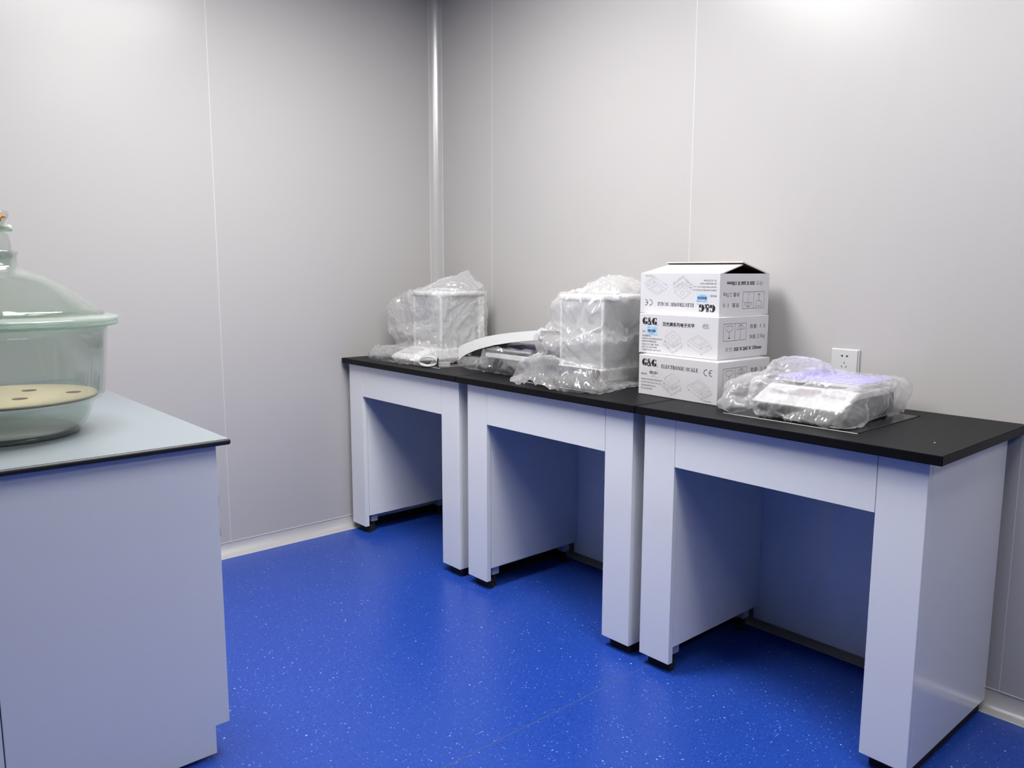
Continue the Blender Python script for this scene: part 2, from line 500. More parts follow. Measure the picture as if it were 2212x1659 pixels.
# ------------------------------------------------------------------ bench on the left
def bench():
    t = thing('island_bench', 'pale blue grey lab bench with a black worktop edge, carrying the glass desiccator', 'bench', (0.75, -2.2, 0))
    ox, oy = -0.75, 2.2
    BX, BY0, BY1, BT = 1.4616, -2.735, -1.6989, 0.015
    bm = bmesh.new()
    bm_box(bm, 0.004 + ox, BX + ox, BY0 + oy, BY1 + oy, H - BT, H - 0.0006, 0.0055, 4)
    wt = from_bm('worktop', bm, M['black_edge'], t); auto_smooth(wt, 0.5)
    bm = bmesh.new()
    bm_box(bm, 0.006 + ox, BX - 0.0045 + ox, BY0 + 0.0045 + oy, BY1 - 0.0045 + oy, H - 0.0025, H)
    from_bm('laminate_surface', bm, M['bench_top'], wt)
    PX = 1.4316
    yf, yn, zn, zb = -1.7261, -1.7622, 0.0855, 0.0115
    ys = -2.217
    prof = [(yf + oy, H - BT), (yf + oy, zn), (yn + oy, zn), (yn + oy, zb), (ys + 0.0012 + oy, zb), (ys + 0.0012 + oy, H - BT)]
    prism('end_panel', prof, 0, PX - 0.018 + ox, PX + ox, M['paint'], t, 0.0008)
    y2 = 2 * ys - yf; y3 = 2 * ys - yn
    prof = [(y2 + oy, H - BT), (y2 + oy, zn), (y3 + oy, zn), (y3 + oy, zb), (ys - 0.0012 + oy, zb), (ys - 0.0012 + oy, H - BT)]
    prism('end_panel', prof, 0, PX - 0.018 + ox, PX + ox, M['paint'], t, 0.0008)
    # carcass, doors and plinth on the side that faces the tables
    box('carcass', 0.004 + ox, PX - 0.0185 + ox, y2 + 0.022 + oy, yf - 0.022 + oy, zn, H - BT, M['paint'], t)
    for side, yy in ((1, yf), (-1, y2)):
        n = 3
        for k in range(n):
            a = 0.006 + (PX - 0.02 - 0.006) * k / n; b = 0.006 + (PX - 0.02 - 0.006) * (k + 1) / n
            dr = box('door', a + 0.002 + ox, b - 0.002 + ox, (yy - 0.020 if side > 0 else yy) + oy, (yy if side > 0 else yy + 0.020) + oy, zn + 0.004, H - BT - 0.02, M['paint'], t, 0.001)
            yh = yy + side * 0.012
            bm = bmesh.new()
            bm_tube(bm, [(b - 0.05 + ox, yy + oy, 0.66), (b - 0.05 + ox, yh + oy + side * 0.012, 0.66), (b - 0.05 + ox, yh + oy + side * 0.012, 0.56), (b - 0.05 + ox, yy + oy, 0.56)], 0.004, 8)
            from_bm('handle', bm, M['pan'], dr, True)
    box('plinth', 0.02 + ox, PX - 0.02 + ox, y3 + 0.004 + oy, yn - 0.02 + oy, 0.035, zn, M['rubber'], t)
    for fx, fy in ((1.385, -1.812), (1.385, -2.62), (0.08, -1.812), (0.08, -2.62)):
        lathe('levelling_foot', [(0, 0.0004), (0.022, 0.0004), (0.020, 0.009), (0.010, 0.0115), (0.006, 0.0125), (0.006, 0.035), (0, 0.035)], M['foot'], t, 24, loc=(fx + ox, fy + oy, 0))
bench()

# ------------------------------------------------------------------ desiccator
def desiccator():
    t = thing('glass_desiccator', 'large greenish glass desiccator with a domed lid, standing on the pale bench', 'desiccator', (1.058, -2.101, H))
    z = lambda v: v - H
    th = 0.007
    outer = [(0.150, z(0.8305)), (0.158, z(0.833)), (0.166, z(0.842)), (0.180, z(0.862)), (0.190, z(0.885)), (0.196, z(0.905)),
             (0.203, z(0.912)), (0.216, z(0.918)), (0.222, z(0.926)), (0.2245, z(0.94)), (0.230, z(1.0)), (0.236, z(1.075)), (0.238, z(1.098))]
    inner = [(0.231, z(1.098)), (0.229, z(1.07)), (0.223, z(1.0)), (0.2175, z(0.94)), (0.210, z(0.926)), (0.196, z(0.919)), (0.189, z(0.908)),
             (0.183, z(0.887)), (0.173, z(0.866)), (0.158, z(0.848)), (0.148, z(0.842)), (0.0, z(0.842))]
    body = lathe('bowl', outer + inner, M['glass'], t)
    lathe('bowl_bottom', [(0.0, z(0.8303)), (0.150, z(0.8303)), (0.1565, z(0.833)), (0.160, z(0.8405)), (0.149, z(0.8415)), (0.0, z(0.8415))], M['glass_base'], body)
    lathe('bowl_flange', [(0.2385, z(1.0985)), (0.252, z(1.1005)), (0.2630, z(1.1020)), (0.2650, z(1.1040)), (0.2650, z(1.1100)), (0.2640, z(1.1115)), (0.2315, z(1.1115)), (0.2315, z(1.0995))],
          M['glass_rim'], body, closed=True)
    # lid
    lo = [(0.236, z(1.1315)), (0.222, z(1.1425)), (0.205, z(1.156)), (0.187, z(1.1695)), (0.166, z(1.185)), (0.146, z(1.200)), (0.127, z(1.2125)), (0.105, z(1.2235)), (0.085, z(1.231)), (0.066, z(1.2365)), (0.056, z(1.242)), (0.0505, z(1.250)),
          (0.0495, z(1.262)), (0.0495, z(1.272)), (0.053, z(1.275)), (0.0535, z(1.281)), (0.051, z(1.2845))]
    li = [(0.043, z(1.2845)), (0.041, z(1.262)), (0.041, z(1.246)), (0.050, z(1.234)), (0.066, z(1.2295)), (0.085, z(1.224)), (0.104, z(1.2165)), (0.124, z(1.206)), (0.143, z(1.1935)), (0.162, z(1.179)), (0.183, z(1.163)), (0.200, z(1.150)), (0.217, z(1.137)), (0.228, z(1.1275))]
    lid = lathe('lid', lo + li, M['glass'], t, closed=True)
    lathe('lid_flange', [(0.2315, z(1.1123)), (0.2645, z(1.1123)), (0.2660, z(1.1140)), (0.2660, z(1.1205)), (0.2640, z(1.1230)), (0.252, z(1.1255)), (0.2380, z(1.1300)), (0.229, z(1.1275))], M['glass_rim'], lid, closed=True)
    # stopper with a stopcock cap
    st = lathe('stopper', [(0.0, z(1.245)), (0.034, z(1.245)), (0.0405, z(1.283)), (0.041, z(1.300)), (0.0385, z(1.318)), (0.030, z(1.327)), (0.0285, z(1.345)), (0.030, z(1.352)),
                           (0.039, z(1.362)), (0.0415, z(1.370)), (0.040, z(1.377)), (0.030, z(1.380)), (0.0, z(1.381))], M['glass'], t, 48)
    bm = bmesh.new()
    d = Vector((0.660, 0.751, 0)).normalized()
    bm_tube(bm, [Vector((0, 0, z(1.336))) + d * 0.022, Vector((0, 0, z(1.336))) + d * 0.040, Vector((0, 0, z(1.337))) + d * 0.050], 0.0085, 16)
    from_bm('side_arm', bm, M['glass_rim'], st, True)
    bm = bmesh.new()
    s = Vector((0.743, -0.654, 0)).normalized()
    pts = []
    for k in range(15):
        a = math.radians(95 - 170 * k / 14)
        pts.append(Vector((0, 0, z(1.3585))) + d * (0.022 + 0.0165 * math.cos(a)) + s * 0.018 + Vector((0, 0, 0.0125 * math.sin(a))))
    bm_tube(bm, pts, 0.0016, 8)
    from_bm('grease_streak', bm, M['grease'], st, True)
    lathe('grease_ring', [(0.030, z(1.3615)), (0.0335, z(1.3625)), (0.0335, z(1.3675)), (0.030, z(1.3675))], M['grease'], st, 48, closed=True)
    # perforated plate
    bm = bmesh.new()
    holes = [(0.085, 12), (0.085, 132), (0.085, 252), (0.150, 72), (0.150, 192), (0.150, 312)]
    lathe_pl = lathe('perforated_plate', [(0.0, z(0.9205)), (0.200, z(0.9205)), (0.2045, z(0.9225)), (0.2045, z(0.9275)), (0.202, z(0.929)), (0.0, z(0.929))], M['plate'], t, 80)
    lathe('plate_rim', [(0.2046, z(0.9205)), (0.2052, z(0.9205)), (0.2052, z(0.926)), (0.2046, z(0.926))], M['plate_edge'], lathe_pl, 80, closed=True)
    for r, a in holes:
        bm = bmesh.new()
        bmesh.ops.create_cone(bm, cap_ends=True, segments=24, radius1=0.0165, radius2=0.0175, depth=0.0012,
                              matrix=Matrix.Translation((r * math.cos(math.radians(a)), r * math.sin(math.radians(a)), z(0.9286) + 0.0006)))
        from_bm('hole', bm, M['plate_edge'], lathe_pl)
    return t
desiccator()

# ------------------------------------------------------------------ print helpers (flat ink on cardboard)
def text_geom(body, bold=0.0):
    c = bpy.data.curves.new('tmp', 'FONT')
    c.body = body; c.size = 1.0; c.resolution_u = 2; c.offset = bold
    o = bpy.data.objects.new('tmp', c)
    COL.objects.link(o)
    dg = bpy.context.evaluated_depsgraph_get()
    me = bpy.data.meshes.new_from_object(o.evaluated_get(dg))
    v = np.array([p.co[:2] for p in me.vertices]) if len(me.vertices) else np.zeros((0, 2))
    f = [tuple(p.vertices) for p in me.polygons]
    bpy.data.objects.remove(o); bpy.data.curves.remove(c); bpy.data.meshes.remove(me)
    return v, f

class Ink:
    """collects flat polygons in face millimetres"""
    def __init__(self): self.v = []; self.f = []
    def add(self, v, f):
        n = len(self.v)
        self.v += [tuple(p) for p in v]; self.f += [tuple(i + n for i in q) for q in f]
    def text(self, body, u0, u1, v0, v1, bold=0.0, slant=0.0):
        v, f = text_geom(body, bold)
        if not len(v): return
        a, b = v.min(0), v.max(0)
        w = (v - a) / np.maximum(b - a, 1e-6)
        self.add(np.c_[u0 + w[:, 0] * (u1 - u0), v0 + w[:, 1] * (v1 - v0)], f)
    def poly(self, pts): self.add(pts, [tuple(range(len(pts)))])
    def rect(self, u0, u1, v0, v1): self.poly([(u0, v0), (u1, v0), (u1, v1), (u0, v1)])
    def line(self, pts, w, closed=False):
        pts = [np.array(p, float) for p in pts]
        if closed: pts = pts + [pts[0]]
        for a, b in zip(pts, pts[1:]):
            d = b - a; L = np.hypot(*d)
            if L < 1e-6: continue
            d /= L; n = np.array([-d[1], d[0]]) * w / 2; e = d * w * 0.3
            self.poly([a - n - e, b - n + e, b + n + e, a + n - e])
    def arc(self, cx, cy, rx, ry, a0, a1, w, n=20):
        P = [(cx + rx * math.cos(math.radians(a0 + (a1 - a0) * k / n)), cy + ry * math.sin(math.radians(a0 + (a1 - a0) * k / n))) for k in range(n + 1)]
        self.line(P, w)

def logo_g(I, u0, u1, v0, v1):
    X = lambda a: u0 + a * (u1 - u0); Y = lambda b: v0 + b * (v1 - v0)
    P = [(X(.52 + .52 * math.cos(math.radians(a))), Y(.5 + .5 * math.sin(math.radians(a)))) for a in range(90, 271, 12)]
    I.poly(P + [(X(.50), Y(0.0))])
    I.poly([(X(.50), Y(1)), (X(.66), Y(.985)), (X(.66), Y(.90)), (X(.56), Y(.86)), (X(.50), Y(.80))])
    I.poly([(X(.64), Y(.99)), (X(.80), Y(.93)), (X(.93), Y(.99)), (X(.93), Y(.62)), (X(.88), Y(.62)), (X(.80), Y(.80)), (X(.66), Y(.90))])
    I.poly([(X(.58), Y(.46)), (X(1.0), Y(.46)), (X(1.0), Y(.40)), (X(.96), Y(.38)), (X(.96), Y(.0)), (X(.86), Y(.06)), (X(.62), Y(0)), (X(.58), Y(.0))])

def logo_amp(I, u0, u1, v0, v1):
    X = lambda a: u0 + a * (u1 - u0); Y = lambda b: v0 + b * (v1 - v0)
    w = u1 - u0; h = v1 - v0
    I.line([(X(.22), Y(.80)), (X(.86), Y(.06))], 5.2)
    I.arc(X(.42), Y(.80), w * .22, h * .17, 0, 360, 2.6, 20)
    I.arc(X(.36), Y(.27), w * .32, h * .25, 90, 330, 3.4, 20)
    I.line([(X(.62), Y(.14)), (X(.84), Y(.36)), (X(.90), Y(.50))], 2.2)
    I.line([(X(.74), Y(.52)), (X(1.02), Y(.52))], 1.8)

def serif_text(I, body, u0, u1, v0, v1):
    """heavy-stemmed serif capitals drawn as strokes"""
    h = v1 - v0
    adv = {'E': .62, 'L': .60, 'C': .66, 'T': .64, 'R': .70, 'O': .74, 'N': .74, 'I': .36, 'S': .54, 'A': .72, ' ': .34}
    tot = sum(adv[c] for c in body)
    k = (u1 - u0) / tot
    x = u0
    for c in body:
        w = adv[c] * k
        X = lambda a: x + a * w
        Y = lambda b: v0 + b * h
        T, t = 2.3, 1.0
        def V(a, b0=0.0, b1=1.0, ww=T): I.line([(X(a), Y(b0)), (X(a), Y(b1))], ww)
        def Hh(a0, a1, b, ww=t): I.line([(X(a0), Y(b)), (X(a1), Y(b))], ww)
        if c in 'EL':
            V(.25); Hh(.08, .45, .0); Hh(.08, .45, 1.0); Hh(.25, .82, .0); V(.82, 0, .28, t)
            if c == 'E': Hh(.25, .78, 1.0); V(.78, .74, 1, t); Hh(.25, .6, .5); V(.6, .38, .62, t)
        elif c in 'CO':
            I.arc(X(.47), Y(.5), w * .33, h * .47, 70 if c == 'C' else 0, 290 if c == 'C' else 360, t, 16)
            I.arc(X(.45), Y(.5), w * .31, h * .40, 125, 235, T, 10)
            if c == 'O': I.arc(X(.49), Y(.5), w * .31, h * .40, -55, 55, T, 10)
            else: V(.74, .66, 1.0, t); V(.74, .06, .3, t)
        elif c == 'T':
            V(.48); Hh(.3, .66, 0); Hh(.08, .88, 1.0); V(.1, .72, 1, t); V(.86, .72, 1, t)
        elif c == 'R':
            V(.25); Hh(.08, .42, 0); Hh(.08, .5, 1.0); I.arc(X(.42), Y(.76), w * .28, h * .24, -90, 90, t, 10); I.arc(X(.44), Y(.76), w * .25, h * .18, -50, 50, T * .8, 6)
            Hh(.25, .45, .52); I.line([(X(.48), Y(.5)), (X(.8), Y(.02))], T); Hh(.7, .95, 0)
        elif c == 'N':
            V(.2, ww=t); V(.8, ww=t); I.line([(X(.2), Y(.98)), (X(.8), Y(.02))], T); Hh(.04, .32, 0); Hh(.02, .25, 1.0); Hh(.66, .95, 1.0)
        elif c == 'I':
            V(.5); Hh(.15, .85, 0); Hh(.15, .85, 1.0)
        elif c == 'S':
            I.arc(X(.46), Y(.75), w * .27, h * .24, 20, 250, t * 1.2, 12); I.arc(X(.46), Y(.25), w * .29, h * .24, -160, 70, t * 1.2, 12)
            I.line([(X(.24), Y(.72)), (X(.70), Y(.30))], T); V(.74, .7, 1, t); V(.17, 0, .3, t)
        elif c == 'A':
            I.line([(X(.18), Y(0)), (X(.46), Y(1))], t); I.line([(X(.45), Y(1)), (X(.78), Y(0))], T); Hh(.28, .64, .32); Hh(.06, .32, 0); Hh(.6, .96, 0)
        x += w

def iso(o, ex, ey, ez):
    return lambda x, y, z: (o[0] + ex[0] * x + ey[0] * y + ez[0] * z, o[1] + ex[1] * x + ey[1] * y + ez[1] * z)

def draw_scale_open(I, Id, ou, ov, s):
    """line drawing of a flat scale"""
    q = iso((ou, ov), (0.48 * s, -0.24 * s), (0.50 * s, 0.26 * s), (0, .13 * s))
    w = 0.75
    I.line([q(0, 0, 1), q(1, 0, 1), q(1, 1, 1), q(0, 1, 1)], w, True)
    I.line([q(.16, .22, 1), q(.86, .22, 1), q(.86, .86, 1), q(.16, .86, 1)], w, True)
    I.line([q(0, 0, 1), q(0, -.06, .3), q(0, -.06, 0), q(1.5, -.06, 0), q(1.5, .9, 0), q(1.5, .9, .5), q(1, 1, 1)], w)
    I.line([q(1, 0, 1), q(1.5, -.06, .4), q(1.5, -.06, 0)], w)
    I.line([q(1.5, -.06, .4), q(1.5, .9, .5)], w)
    I.line([q(1.16, .12, .85), q(1.16, .62, .85), q(1.34, .62, .6), q(1.34, .12, .6)], w, True)
    Id.line([q(1.2, .1, .8), q(1.2, .22, .8)], 1.3)
    for k in range(3): Id.line([q(1.2 + .08 * k, .74, .7), q(1.2 + .08 * k, .84, .7)], .8)
    for c in ((.1, -.06), (1.42, -.04)):
        Id.line([q(c[0], c[1], -.12), q(c[0] + .06, c[1], -.2)], 1.6)

def draw_scale_shield(I, Id, ou, ov, s):
    """line drawing of a scale with a square wind shield"""
    q = iso((ou, ov), (0.42 * s, -0.26 * s), (0.39 * s, 0.24 * s), (0, .34 * s))
    w = 0.75
    I.line([q(0, 0, 1), q(1, 0, 1), q(1, 1, 1), q(0, 1, 1)], w, True)
    for c in ((0, 0), (1, 0), (1, 1)):
        I.line([q(*c, 1), q(*c, .42)], w)
    I.arc(*q(.5, .5, 1), s * .10, s * .07, 0, 360, w * .8, 14)
    I.arc(*q(.5, .5, .55), s * .26, s * .16, 180, 360, w, 14)
    I.arc(*q(.5, .5, .40), s * .30, s * .18, 180, 360, w, 14)
    I.line([q(-.05, -.05, .42), q(1.05, -.05, .42), q(1.05, 1.05, .42)], w)
    I.line([q(-.05, -.05, .42), q(-.05, -.25, .2), q(-.05, -.25, .0), q(1.2, -.25, .0), q(1.2, 1.05, .05), q(1.05, 1.05, .42)], w)
    I.line([q(-.05, -.25, .2), q(1.2, -.25, .18), q(1.2, 1.05, .25)], w)
    I.line([q(.12, -.15, .30), q(.72, -.15, .30), q(.72, -.22, .22), q(.12, -.22, .22)], w, True)
    Id.line([q(-.02, -.1, .40), q(.12, -.1, .38)], 1.6)
    for k in range(4): Id.line([q(.42 + .12 * k, -.2, .16), q(.48 + .12 * k, -.2, .13)], 1.0)
    for c in ((1.12, -.22), (1.2, .3), (1.2, .95)):
        Id.line([q(c[0], c[1], -.04), q(c[0] - .05, c[1], -.08)], 1.8)

# ------------------------------------------------------------------ cardboard boxes
BW, BD, BH = 325.0, 265.0, 135.0

def carton(label, corner, yaw, z0, flip, chinese, is_open, sticker, h=0.133, w=0.324, d=0.2645):
    """corner = front right corner (x, y); local frame: x to the left end is negative, y to the back"""
    t = thing('scale_carton', label, 'box', (corner[0], corner[1], z0), yaw, 'stacked scale cartons')
    sx, sz, sy = w / BW, h / BH, d / BD
    wall_t = 0.004
    if not is_open:
        bd = box('carton_body', -w, 0, 0, d, 0, h, M['card'], t, 0.0018, 2)
    else:
        q = wall_t
        pn = {'base_panel': (-w, 0, 0, d, 0, q), 'front_panel': (-w, 0, 0, q, q, h), 'back_panel': (-w, 0, d - q, d, q, h),
              'end_panel': (-q, 0, q, d - q, q, h), 'inner_end_panel': (-w, -w + q, q, d - q, q, h)}
        g, e2 = q + 0.0004, 0.0006
        ln = {'base_panel': (-w + g, -g, g, d - g, g, g + e2), 'front_panel': (-w + g, -g, g, g + e2, g, h - .0008), 'back_panel': (-w + g, -g, d - g - e2, d - g, g, h - .0008),
              'end_panel': (-g - e2, -g, g, d - g, g, h - .0008), 'inner_end_panel': (-w + g, -w + g + e2, g, d - g, g, h - .0008)}
        for kk, a in pn.items():
            po = box(kk, *a, M['card'], t)
            box('brown_lining', *ln[kk], M['kraft'], po)
            if kk == 'front_panel': bd = po
        # long flaps lean up to a ridge; white outside, brown inside
        def flap(name, pts, n_in):
            # pts: 4 corners in order hinge-left, hinge-right, tip-right, tip-left ; n_in: inward offset
            P = [Vector(p) for p in pts]
            bm = bmesh.new()
            A = [bm.verts.new(p) for p in P]; B = [bm.verts.new(p + n_in) for p in P]
            bm.faces.new(A); bm.faces.new(B[::-1])
            for i in range(4): bm.faces.new((A[i], A[(i + 1) % 4], B[(i + 1) % 4], B[i]))
            o = from_bm(name, bm, M['card'], t)
            q = bmesh.new()
            C = sum(P, Vector()) / 4
            I2 = [q.verts.new(C + (p - C) * 0.99 + n_in * 1.12) for p in P]
            q.faces.new(I2)
            from_bm('flap_lining', q, M['kraft'], o)
        rz = h + 0.030
        flap('front_flap', [(-w, .001, h), (0, .001, h), (-.012, d * .50, rz), (-w + .012, d * .50, rz)], Vector((0, .0012, -.0034)))
        flap('back_flap', [(0, d - .001, h), (-w, d - .001, h), (-w + .006, d * .47, rz + .008), (-.006, d * .47, rz + .008)], Vector((0, -.0012, -.0034)))
        flap('side_flap', [(-w, d - .006, h), (-w, .006, h), (-w + .10, .02, h - .055), (-w + .10, d - .02, h - .055)], Vector((-.002, 0, -.003)))
    E = 0.0003
    def put(name, I, m, face, lab=None, lift=0.0, par=None, stuff=True):
        if not I.v: return
        V = []
        for u, v in I.v:
            if face == 'front':
                if flip: u, v = BW - u, BH - v
                V.append((-w + u * sx, -E - lift, v * sz))
            else:
                if flip: u, v = BD - u, BH - v
                V.append((E + lift, u * sy, v * sz))
        me = bpy.data.meshes.new(name)
        me.from_pydata(V, [], I.f)
        o = link(name, me, m, par or bd)
        if stuff: o['kind'] = 'stuff'
        if lab: o['label'] = lab
        return o
    # ---- front
    for fn, u0, u1 in ((logo_g, 14, 36), (logo_amp, 37.5, 54.5), (logo_g, 56, 78)):
        I = Ink(); fn(I, u0, u1, 98, 122)
        put('printed_letter', I, M['ink'], 'front', 'heavy black logo letter')
    I = Ink(); I.arc(82.5, 98, 1.8, 1.8, 0, 360, .5, 14); I.text('R', 81.6, 83.4, 97, 99.2)
    T = Ink()
    if chinese:
        for du, dv in ((0, 0), (0.7, 0), (0.35, 0.5), (0.35, -0.3)):
            T.text('双杰牌系列电子天平', 102 + du, 232.5 + du, 96.5 + dv, 110 + dv)
        I.arc(278.5, 104.5, 14, 7.2, 30, 330, 1.1, 28); I.text('PA', 269, 287, 100.5, 108.5)
    else:
        serif_text(T, 'ELECTRONIC SCALE', 98, 250, 97, 108)
        T.arc(282, 99, 10, 9.3, 80, 280, 2.0, 18)
        T.arc(302, 99, 10, 9.3, 85, 275, 2.0, 18); T.rect(293, 300.5, 98, 100.2)
    put('printed_title', T, M['ink'], 'front')
    S = Ink()
    if chinese:
        I.text('型号:', 14, 29, 71, 77.5)
        for body, u1, v in (('中国国家专利', 52, 57), ('美国双杰(兄弟)集团有限公司', 101, 47.5), ('常熟市双杰测试仪器厂', 80, 38.5), ('地址:江苏  常熟  新安', 87, 28), ('电话: 051252877884', 80, 19), ('产品执行标准: GB/T26497', 98, 9.5)):
            S.text(body, 14, u1, v, v + 6)
    else:
        I.text('MODEL:', 12, 37, 67.5, 74, 0.01)
        for body, u1, v in (('AMERICAN PARTNER IN TECHNOLOGY', 105, 50), ('G&G BROTHERS GROUP, INC. U.S.A', 101, 39.5), ('G&G MEASUREMENT PLANT', 76, 29), ('TEL: 051252877884', 62, 19)):
            S.text(body, 12, u1, v, v + 5.6)
        S.text('MADE IN CHINA', 274, 304, 7, 11)
    put('printed_text', I, M['ink_mid'], 'front')
    put('small_print', S, M['ink_mid'], 'front')
    # barcode sticker
    st = Ink(); st.rect(33 if chinese else 45, 80 if chinese else 88, 65, 95 if chinese else 90)
    so = put('barcode_sticker', st, M['sticker'] if sticker else M['clear_label'], 'front', 'pale blue barcode sticker' if sticker else None, 0.0003, None, False)
    b = Ink(); rnd = random.Random(11 + int(z0 * 100))
    u0, u1 = (38, 74) if chinese else (48, 84)
    u = u0
    while u < u1:
        wv = rnd.choice((.8, 1.2, 1.9, 2.6)); b.rect(u, min(u + wv, u1), 73, 83); u += wv + rnd.choice((.7, 1.0, 1.6))
    b.text('NO.200611', u0 + 6, u1 - 8, 68.5, 71.5); b.text('JJ系列', u0, u0 + 13, 86, 90 if chinese else 89); b.text('JJ1000', u0 + 20, u1 + 4, 86, 89)
    put('barcode', b, M['ink_blue'] if sticker else M['ink_mid'], 'front', None, 0.0006)
    for fn, a in ((draw_scale_shield, (116, 37, 78) if chinese else (114, 38, 78)), (draw_scale_open, (209, 44, 80) if chinese else (212, 42, 80))):
        L, D2 = Ink(), Ink()
        fn(L, D2, *a)
        put('scale_drawing', L, M['ink_grey'], 'front', 'thin grey line drawing of a scale')
        put('drawing_accents', D2, M['ink_mid'], 'front')
    # ---- right end
    I = Ink()
    I.line([(25, 59), (143, 59), (143, 113), (25, 113)], 1.3, True); I.line([(84, 59), (84, 113)], 1.2)
    put('symbol_frame', I, M['ink_mid'], 'right')
    I = Ink()
    I.line([(38, 106), (72, 106)], 1.2); I.line([(38, 106), (37.5, 100)], 1.2); I.line([(72, 106), (72.5, 100)], 1.2)
    I.arc(55, 101, 17.5, 13, 180, 360, 1.2, 18); I.line([(55, 88), (55, 70)], 1.6); I.poly([(47, 66), (63, 66), (55, 71)])
    put('goblet_symbol', I, M['ink_mid'], 'right')
    I = Ink()
    I.arc(114, 92, 19, 16, 0, 180, 1.2, 20); I.arc(114, 92, 8, 16, 0, 180, .9, 16)
    for k in range(4): I.arc(99.75 + 9.5 * k, 92, 4.75, 2.2, 0, 180, .9, 8)
    I.line([(114, 108), (114, 68)], 1.2); I.arc(110.5, 68, 3.5, 4, 180, 360, 1.2, 8); I.line([(114, 108), (114, 110)], 1.5)
    put('umbrella_symbol', I, M['ink_mid'], 'right')
    I = Ink()
    I.text('数量:', 163, 203, 94, 108); I.text('1', 218, 221, 95, 107); I.text('台', 235, 248, 94, 108)
    I.text('净重:', 160, 199, 60, 74); I.text('2.5kg', 204, 246, 58, 74)
    I.text('尺寸:', 37, 77, 24, 38)
    put('printed_text', I, M['ink_mid'], 'right')
    I = Ink(); I.text('325 X 265 X 135mm', 82, 230, 25, 37, 0.045)
    put('printed_size', I, M['ink'], 'right')
    return t

dx, dy = 1.9687 - 1.6365, -0.391 + 0.3717
yb = math.atan2(dy, dx)
cb = (1.6365 + 0.324 * math.cos(yb), -0.3717 + 0.324 * math.sin(yb))
carton('bottom white carton of the stack of three, half hidden behind the bagged scale', cb, yb, H + 0.0005, False, False, False, False)
carton('middle white carton of the stack, printed with black Chinese title and blue sticker', (1.9285, -0.3503), -0.043, H + 0.1340, False, True, False, True)
carton('top white carton of the stack, upside down with its flaps open', (1.9078, -0.3207), -0.0375, H + 0.2675, True, False, True, True)

# ------------------------------------------------------------------ wall socket
def socket():
    t = thing('wall_socket', 'white square five-hole wall socket behind the bagged scale', 'socket', (2.1655, 0, 0.953))
    w, h = 0.0455, 0.0435
    box('back_frame', -w, w, -0.0055, -0.0005, -h, h, M['socket'], t, 0.0015, 2)
    fp = box('face_plate', -w + 0.0015, w - 0.0045, -0.0095, -0.0056, -h + 0.0015, h - 0.0015, M['socket'], t, 0.0018, 3)
    yy = -0.0096
    def slot(pts):
        prism('slot', pts, 1, yy, yy + 0.001, M['dark'], fp)
    r = lambda cx, cz, ln, wd, a: [(cx + u * math.cos(a) - v * math.sin(a), cz + u * math.sin(a) + v * math.cos(a)) for u, v in ((-ln, -wd), (ln, -wd), (ln, wd), (-ln, wd))]
    slot([(-0.0130, 0.0215), (-0.0105, 0.0195), (-0.0055, 0.0180), (-0.0055, 0.0250), (-0.0105, 0.0238)])
    slot([(0.0120, 0.0215), (0.0100, 0.0192), (0.0050, 0.0178), (0.0050, 0.0248), (0.0100, 0.0236)])
    slot(r(-0.0005, -0.0005, 0.0032, 0.0011, PI / 2))
    slot(r(-0.0080, -0.0125, 0.0036, 0.0011, math.radians(-58)))
    slot(r(0.0062, -0.0125, 0.0036, 0.0011, math.radians(58)))
socket()

